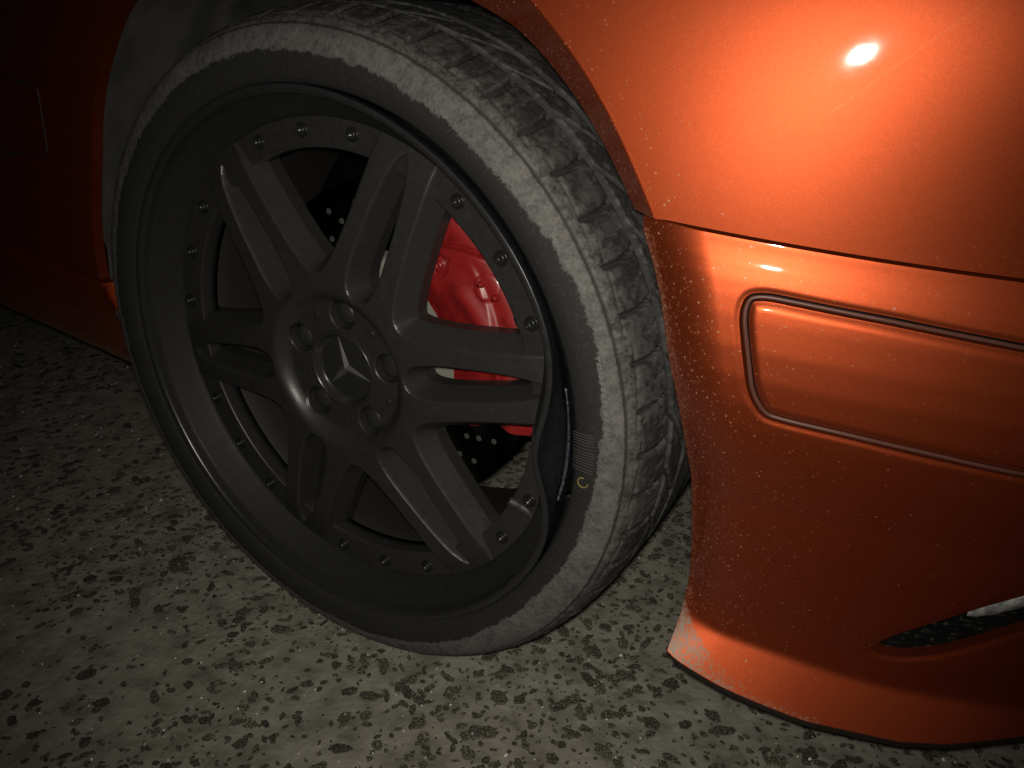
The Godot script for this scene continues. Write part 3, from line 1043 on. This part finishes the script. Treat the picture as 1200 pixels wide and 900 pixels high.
func build_body(car: Node3D) -> void:
	var arch_sd := func(x: float, y: float) -> float:
		return arch_r(arch_phi(x, y)) - Vector2(x, y - HUB_H).length()
	# wing
	var wing_sd := func(x: float, y: float) -> float:
		var low := 0.4985 - y - drop(x) if x > 0.2 else 0.3225 - 0.014 * (x + 0.38) - y
		return maxf(maxf(arch_sd.call(x, y), low), maxf(y - 0.78, x - 0.74))
	var wing := sheet(steps([-0.92, -0.5, 0.02, -0.3, 0.003, 0.05, 0.006, 0.14, 0.004, 0.36, 0.0017, 0.60, 0.005, 0.76, 0.02]), steps([0.30, 0.455, 0.004, 0.51, 0.0012, 0.63, 0.0022, 0.80, 0.02]), wing_sd, 0.012)
	var fender := put("front_wing", wing.mesh(), M.paint, car)
	fender.set_meta("label", "glossy orange front wing with a curved wheel arch")
	# small rounded plate on the wing behind the wheel
	var plate := PackedVector3Array()
	for q in rounded([Vector2(-0.62, 0.548), Vector2(-0.432, 0.540), Vector2(-0.443, 0.463), Vector2(-0.62, 0.452)], 0.012):
		plate.append(Vector3(q.x, q.y, body_z(q.x, q.y) + 0.0005))
	var pm := MB.new()
	pm.tube(plate, 0.0009, 6, true)
	put("vent_frame", pm.mesh(), M.plastic, fender)
	on_wing = false
	# bumper with a recess for the rub strip and an opening for the intake
	var strip := rounded(vec2s(STRIP), 0.010, 6)
	var slot := rounded(vec2s(SLOT), 0.006, 4)
	var bumper_sd := func(x: float, y: float) -> float:
		var s := maxf(arch_sd.call(x, y), maxf(y + drop(x) - 0.4955, interp(LIP_EDGE, x) - y - drop(x)))
		s = maxf(s, x - 0.755)
		if x > 0.365 and y > 0.31:
			s = maxf(s, -poly_sd(Vector2(x, y), strip))
		if x > 0.47 and y < 0.31:
			s = maxf(s, -poly_sd(Vector2(x, y), slot))
		return s
	var round_in := func(x: float, y: float) -> float:
		var z := 0.0
		if x > 0.36 and y > 0.31:
			var d := poly_sd(Vector2(x, y), strip)
			z -= 0.0012 * (1.0 - sm(0.0, 0.0035, d))
		if x > 0.46 and y < 0.31 and y > 0.10:
			var d2 := poly_sd(Vector2(x, y), slot)
			z -= 0.0012 * (1.0 - sm(0.0, 0.006, d2))
			var below := Vector2(x - 0.53, y - 0.158 - 0.2 * (x - 0.53))
			z += 0.0014 * gauss(below.y, 0.014) * sm(0.485, 0.525, x)
		return z
	var bm := sheet(steps([0.30, 0.345, 0.0017, 0.42, 0.00125, 0.625, 0.002, 0.76, 0.008]), steps([0.08, 0.088, 0.004, 0.17, 0.0014, 0.33, 0.0022, 0.385, 0.0014, 0.42, 0.002, 0.4975, 0.0012]), bumper_sd, 0.014, round_in)
	var bumper := put("front_bumper", bm.mesh(), M.paint, car)
	bumper.set_meta("label", "orange front bumper corner with a flared lower lip")
	var panel_sd := func(x: float, y: float) -> float:
		return maxf(poly_sd(Vector2(x, y), strip) + 0.0055, x - 0.655)
	var panel_z := func(x: float, y: float) -> float:
		var d := -(poly_sd(Vector2(x, y), strip) + 0.0055)
		return -0.0028 * pow(1.0 - clampf(d / 0.006, 0.0, 1.0), 2.0) + 0.0012
	var ps := sheet(steps([0.376, 0.425, 0.0012, 0.625, 0.003, 0.66, 0.008]), steps([0.325, 0.39, 0.0014, 0.42, 0.0025, 0.466, 0.0012]), panel_sd, 0.010, panel_z)
	put("rub_strip", ps.mesh(), M.paint, bumper)
	var seal := PackedVector3Array()
	var inset := rounded(vec2s(STRIP), 0.010, 8)
	var cen := Vector2(0.52, 0.412)
	for i in inset.size():
		var q := inset[i]
		var a := inset[(i - 1 + inset.size()) % inset.size()]
		var b := inset[(i + 1) % inset.size()]
		var nn := (b - a).orthogonal().normalized()
		if nn.dot(cen - q) < 0.0:
			nn = -nn
		var w := q + nn * 0.0029
		seal.append(Vector3(w.x, w.y, body_z(w.x, w.y) - 0.0020))
	var sl := MB.new()
	sl.tube(seal, 0.0015, 8, true)
	put("strip_seal", sl.mesh(), M.seal, bumper)
	var bk := sheet(steps([0.365, 0.67, 0.006]), steps([0.318, 0.47, 0.006]), func(x: float, y: float) -> float: return poly_sd(Vector2(x, y), strip) - 0.003, 0.0, func(_x: float, _y: float) -> float: return -0.0115)
	put("strip_recess", bk.mesh(), M.black, bumper)
	# intake
	var ik := sheet(steps([0.47, 0.67, 0.004]), steps([0.145, 0.325, 0.004]), func(x: float, y: float) -> float: return poly_sd(Vector2(x, y), slot) - 0.012, 0.0, func(x: float, y: float) -> float: return -0.016 + 0.004 * sm(0.21, 0.15, y))
	put("lower_intake", ik.mesh(), M.dusty, bumper)
	var vm := MB.new()
	var vp := PackedVector3Array()
	for i in 22:
		var t := i / 21.0
		var x := lerpf(0.5385, 0.655, t)
		var mid := lerpf(0.2145, 0.292, t)
		for j in 9:
			var w := (j / 8.0 - 0.5)
			var y := mid + w * 0.022 * sm(-0.12, 0.16, t) - 0.002
			vp.append(Vector3(x, y, body_z(x, y) - 0.0105 + 0.006 * (1.0 - 4.0 * w * w) * sm(-0.05, 0.2, t) + 0.0006 * sin(x * 500.0)))
	vm.grid(vp, 22, 9)
	put("intake_vane", vm.mesh(), M.vane, bumper)
	# dark edge strip under the lip
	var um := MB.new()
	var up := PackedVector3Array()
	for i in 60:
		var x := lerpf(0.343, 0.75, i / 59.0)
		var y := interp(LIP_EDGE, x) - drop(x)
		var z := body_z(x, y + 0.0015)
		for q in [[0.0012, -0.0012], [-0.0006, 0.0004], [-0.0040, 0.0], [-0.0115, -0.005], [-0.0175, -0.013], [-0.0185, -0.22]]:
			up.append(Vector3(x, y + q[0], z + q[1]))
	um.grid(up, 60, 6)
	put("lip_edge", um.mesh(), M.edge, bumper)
	on_wing = true
	# sill behind the wheel
	var sill_p := PackedVector3Array()
	var sx := steps([-1.9, -0.6, 0.1, -0.395, 0.01])
	for x in sx:
		for q in [[0.318, -0.030], [0.3165, -0.012], [0.312, -0.007], [0.300, -0.007], [0.27, -0.014], [0.235, -0.026], [0.205, -0.036], [0.188, -0.044], [0.182, -0.055], [0.180, -0.12]]:
			var yy: float = q[0] - 0.014 * (x + 0.38)
			sill_p.append(Vector3(x, yy, plan(-0.5) + q[1]))
	var sm_ := MB.new()
	sm_.grid(sill_p, sx.size(), 10)
	put("side_sill", sm_.mesh(), M.paint, car).set_meta("label", "dark orange side sill behind the front wheel")
	# end piece of the sill at the wheel arch
	var ep := PackedVector3Array()
	for i in 14:
		var y := lerpf(0.318, 0.182, i / 13.0)
		var bx := -0.398 + 0.022 * sm(0.318, 0.2, y)
		for q in [[-0.006, 0.0035], [0.0, 0.0005], [0.006, -0.010], [0.010, -0.022]]:
			ep.append(Vector3(bx + q[0], y, plan(-0.5) - 0.008 - 0.30 * (0.318 - y) + q[1]))
	var em := MB.new()
	em.grid(ep, 14, 4)
	put("sill_end", em.mesh(), M.paint, car)
	# wheel arch liner and the dark structure behind it
	var lp := PackedVector3Array()
	for i in 90:
		var phi := lerpf(-12.0, 186.0, i / 89.0)
		var t := deg_to_rad(phi)
		for j in 14:
			var z := lerpf(-0.030, -0.33, j / 13.0)
			z += 0.016 * (1.0 - j / 13.0) * sm(95.0, 110.0, phi) * sm(174.0, 164.0, phi)
			if phi < 60.0:
				z -= 0.075 * (1.0 - j / 13.0)
			var r := arch_r(phi) + 0.010 - 0.012 * sm(0.0, 0.35, j / 13.0)
			r += 0.0035 * sm(0.42, 0.5, sin(phi * 0.21)) * sm(0.2, 0.4, j / 13.0)
			lp.append(Vector3(r * cos(t), HUB_H + r * sin(t), z))
	var lm := MB.new()
	lm.grid(lp, 90, 14)
	put("arch_liner", lm.mesh(), M.liner, car)
	var ip := MB.new()
	ip.box(Vector3(0.0, 0.50, -0.345), Vector3(0.45, 0.26, 0.01))
	ip.box(Vector3(-1.2, 0.30, -0.5), Vector3(0.75, 0.12, 0.4))
	ip.box(Vector3(0.66, 0.42, -0.5), Vector3(0.25, 0.22, 0.2))
	put("underbody", ip.mesh(), M.black, car)
	# bonnet edge above the wing
	var hp := PackedVector3Array()
	for i in 30:
		var x := lerpf(-0.92, 0.74, i / 29.0)
		for j in 10:
			var w := j / 9.0
			hp.append(Vector3(x, 0.7835 + 0.045 * sin(w * 1.5), body_z(x, 0.78) - 0.003 - 0.9 * w * w))
	var hm := MB.new()
	hm.grid(hp, 30, 10)
	put("bonnet", hm.mesh(), M.paint, car)
	# front door, beyond the wing
	var dp := PackedVector3Array()
	for i in 20:
		var x := lerpf(-1.9, -0.925, i / 19.0)
		for j in 12:
			var y := lerpf(0.335, 0.86, j / 11.0)
			dp.append(Vector3(x, y, body_z(-0.92, minf(y, 0.78)) - 0.001))
	var dm := MB.new()
	dm.grid(dp, 20, 12)
	put("front_door", dm.mesh(), M.paint, car)

# ------------------------------------------------------------------ ground
func stone_mesh(r: RandomNumberGenerator, m: MB, at: Vector3, size: float, turn: float, long: float, tone: float) -> void:
	var k := r.randi_range(8, 11) if size > 0.003 else r.randi_range(5, 7)
	var rim := []
	var top := []
	var ca := cos(turn)
	var sa := sin(turn)
	var bite := r.randf() * TAU
	for i in k:
		var t := TAU * (i + r.randf_range(-0.35, 0.35)) / k
		var rr := size * r.randf_range(0.78, 1.12) * (1.0 - 0.35 * gauss(wrapf(t - bite, -PI, PI), 0.5))
		var q := Vector2(cos(t) * rr * long, sin(t) * rr / long)
		q = Vector2(q.x * ca - q.y * sa, q.x * sa + q.y * ca)
		rim.append(at + Vector3(q.x, -0.0006, q.y))
		q *= r.randf_range(0.55, 0.86)
		top.append(at + Vector3(q.x, size * r.randf_range(0.03, 0.11), q.y))
	var c := at + Vector3(0, size * r.randf_range(0.02, 0.12), 0)
	var col := Color(0.125, 0.115, 0.088) * tone
	var col2 := Color(0.21, 0.197, 0.155) * tone
	for i in k:
		var j := (i + 1) % k
		var n0 := m.v.size()
		m.flat([rim[i], rim[j], top[j], top[i]])
		m.flat([c, top[i], top[j]])
		for q in m.v.size() - n0:
			m.col.append(col.lerp(col2, r.randf()))

func build_ground() -> void:
	var gm := MB.new()
	var gp := PackedVector3Array()
	var xs := steps([-60.0, -4.0, 8.0, 3.0, 0.5, 60.0, 8.0])
	for x in xs:
		for z in xs:
			gp.append(Vector3(x, 0.0, z))
	gm.grid(gp, xs.size(), xs.size())
	var ground := put("ground", gm.mesh(), M.cement, self)
	ground.set_meta("kind", "structure")
	ground.set_meta("label", "worn grey concrete ground with dark exposed stones")
	var eye := Vector3(0.5439, 0.6202, 0.4483)
	var f := FastNoiseLite.new()
	f.seed = 5
	f.frequency = 3.2
	f.fractal_octaves = 2
	var r := RandomNumberGenerator.new()
	r.seed = 77
	var all := []
	var cam: Camera3D = get_node("camera")
	var inv := cam.transform.affine_inverse()
	var half := tan(deg_to_rad(cam.fov / 2.0))
	for zone in 2:
		var cell := 0.0090 if zone == 0 else 0.0150
		var z := 0.42
		while z > -1.9:
			var x := -1.9
			while x < 1.0:
				var p := Vector3(x + r.randf_range(-0.6, 0.6) * cell, 0.0, z + r.randf_range(-0.6, 0.6) * cell)
				x += cell
				var far := p.distance_to(eye)
				if (far < 1.3) != (zone == 0):
					continue
				var l: Vector3 = inv * p
				var margin := maxf(absf(l.y / l.z) / half, absf(l.x / l.z) / half * 0.75)
				if l.z > -0.05 or margin > 1.3:
					continue
				var dens := 0.80 + 0.8 * f.get_noise_2d(p.x, p.z) + 0.3 * clampf(p.x * 1.6 - p.z, -0.6, 1.0)
				if r.randf() < dens:
					var size := clampf((0.0035 if zone == 0 else 0.0052) * exp(r.randfn() * 0.5), 0.0013, 0.0115)
					all.append([size / far if margin < 1.0 else 0.0, p, size, r.randf() * TAU, r.randf_range(1.0, 1.45), r.randf_range(0.7, 1.6)])
			z -= cell
	# the largest in view, each by itself
	all.sort_custom(func(a: Array, b: Array) -> bool: return a[0] > b[0])
	var rest := MB.new()
	for i in all.size():
		var q: Array = all[i]
		if i < 300:
			var one := MB.new()
			stone_mesh(r, one, Vector3.ZERO, q[2], q[3], q[4], q[5])
			put("stone", one.mesh(), M.stone, ground, Transform3D(Basis.IDENTITY, q[1]))
		else:
			stone_mesh(r, rest, q[1], q[2], q[3], q[4], q[5])
	var st := put("small_stones", rest.mesh(), M.stone, ground)
	st.set_meta("kind", "stuff")
	# glinting grains of grit
	var gr := MB.new()
	for i in 1500:
		var p := Vector3(r.randf_range(-1.2, 0.9), 0.0006, r.randf_range(-0.8, 0.4))
		var s := 0.00055 * exp(r.randfn() * 0.35)
		var b := Basis.from_euler(Vector3(r.randf() * TAU, r.randf() * TAU, r.randf() * TAU))
		gr.box(p, Vector3(s, s * 0.7, s), b)
	var go := put("grit", gr.mesh(), M.grit, ground)
	go.set_meta("kind", "stuff")

# ------------------------------------------------------------------ scene
func _ready() -> void:
	rng.seed = 11
	# camera
	var cam := Camera3D.new()
	cam.name = "camera"
	cam.transform = Transform3D(Basis(Vector3(0.807154, 0.003776, -0.590329), Vector3(-0.252006, 0.906493, -0.338768), Vector3(0.53385, 0.422204, 0.732631)).orthonormalized(), Vector3(0.543935, 0.620179, 0.448317))
	cam.fov = 50.692
	cam.near = 0.02
	cam.far = 300.0
	add_child(cam)
	# night sky
	var env := Environment.new()
	var sky := Sky.new()
	var sk := ProceduralSkyMaterial.new()
	sk.sky_top_color = Color(0.05, 0.06, 0.09)
	sk.sky_horizon_color = Color(0.10, 0.10, 0.11)
	sk.ground_horizon_color = Color(0.05, 0.05, 0.05)
	sk.ground_bottom_color = Color(0.03, 0.03, 0.03)
	sky.sky_material = sk
	env.background_mode = Environment.BG_SKY
	env.sky = sky
	env.background_energy_multiplier = 0.25
	env.tonemap_mode = Environment.TONE_MAPPER_LINEAR
	env.tonemap_exposure = 1.0
	env.sdfgi_enabled = true
	env.ssao_enabled = true
	env.ssil_enabled = true
	var we := WorldEnvironment.new()
	we.name = "night_sky"
	we.environment = env
	add_child(we)
	# faint moonlight
	var moon := DirectionalLight3D.new()
	moon.name = "moon"
	moon.light_energy = 0.004
	moon.light_angular_distance = 0.5
	moon.light_color = Color(1.0, 0.97, 0.92)
	moon.shadow_enabled = true
	moon.rotation_degrees = Vector3(-48, 25, 0)
	add_child(moon)
	# flash of the hand-held camera that took the photograph
	var flash := SpotLight3D.new()
	flash.name = "camera_flash"
	flash.light_color = Color(1.0, 0.975, 0.925)
	flash.light_energy = 0.40
	flash.light_size = 0.006
	flash.spot_range = 40.0
	flash.spot_attenuation = 2.0
	flash.spot_angle = 45.5
	flash.spot_angle_attenuation = 1.0
	flash.shadow_enabled = true
	flash.transform = Transform3D(cam.transform.basis * Basis(Vector3(0, 1, 0), deg_to_rad(0.0)) * Basis(Vector3(1, 0, 0), deg_to_rad(-1.0)), cam.transform * Vector3(-0.004, 0.014, 0.0))
	add_child(flash)

	prof_tab = smooth_table(PROFILE, 0.05, 0.4965, 600, 0.0022)
	arch_tab = smooth_table(ARCH, -30.0, 230.0, 520, 3.0)
	peel.seed = 91
	peel.frequency = 0.11
	peel.fractal_octaves = 2
	shift_tab = smooth_table(LIP_SHIFT, 0.3, 0.8, 300, 0.03)
	tyre_profile()
	build_materials()
	build_ground()

	# the car
	var car := Node3D.new()
	car.name = "car"
	add_child(car)
	car.set_meta("label", "orange car standing on bare concrete at night, front wheel rim bent")
	car.set_meta("category", "car")
	var beta := deg_to_rad(58.0)
	var steer := deg_to_rad(5.0)
	var d := Vector3(cos(steer) * sin(beta), -cos(steer) * cos(beta), sin(steer))
	var u := Vector3(cos(beta), sin(beta), 0.0)
	var n := Vector3(-sin(steer) * sin(beta), sin(steer) * cos(beta), cos(steer))
	wheel_basis = Basis(Vector3(d.x, u.x, n.x), Vector3(d.y, u.y, n.y), Vector3(d.z, u.z, n.z))
	var at := Transform3D(wheel_basis, Vector3(0, HUB_H, 0))
	build_body(car)
	build_brake(car, at)
	var wheel := group_node("front_wheel", car, at)
	wheel.set_meta("label", "front wheel with six black twin spokes and a bent rim")
	build_tyre(wheel)
	build_rim(wheel)
	build_spokes(wheel)
	build_hub(wheel)
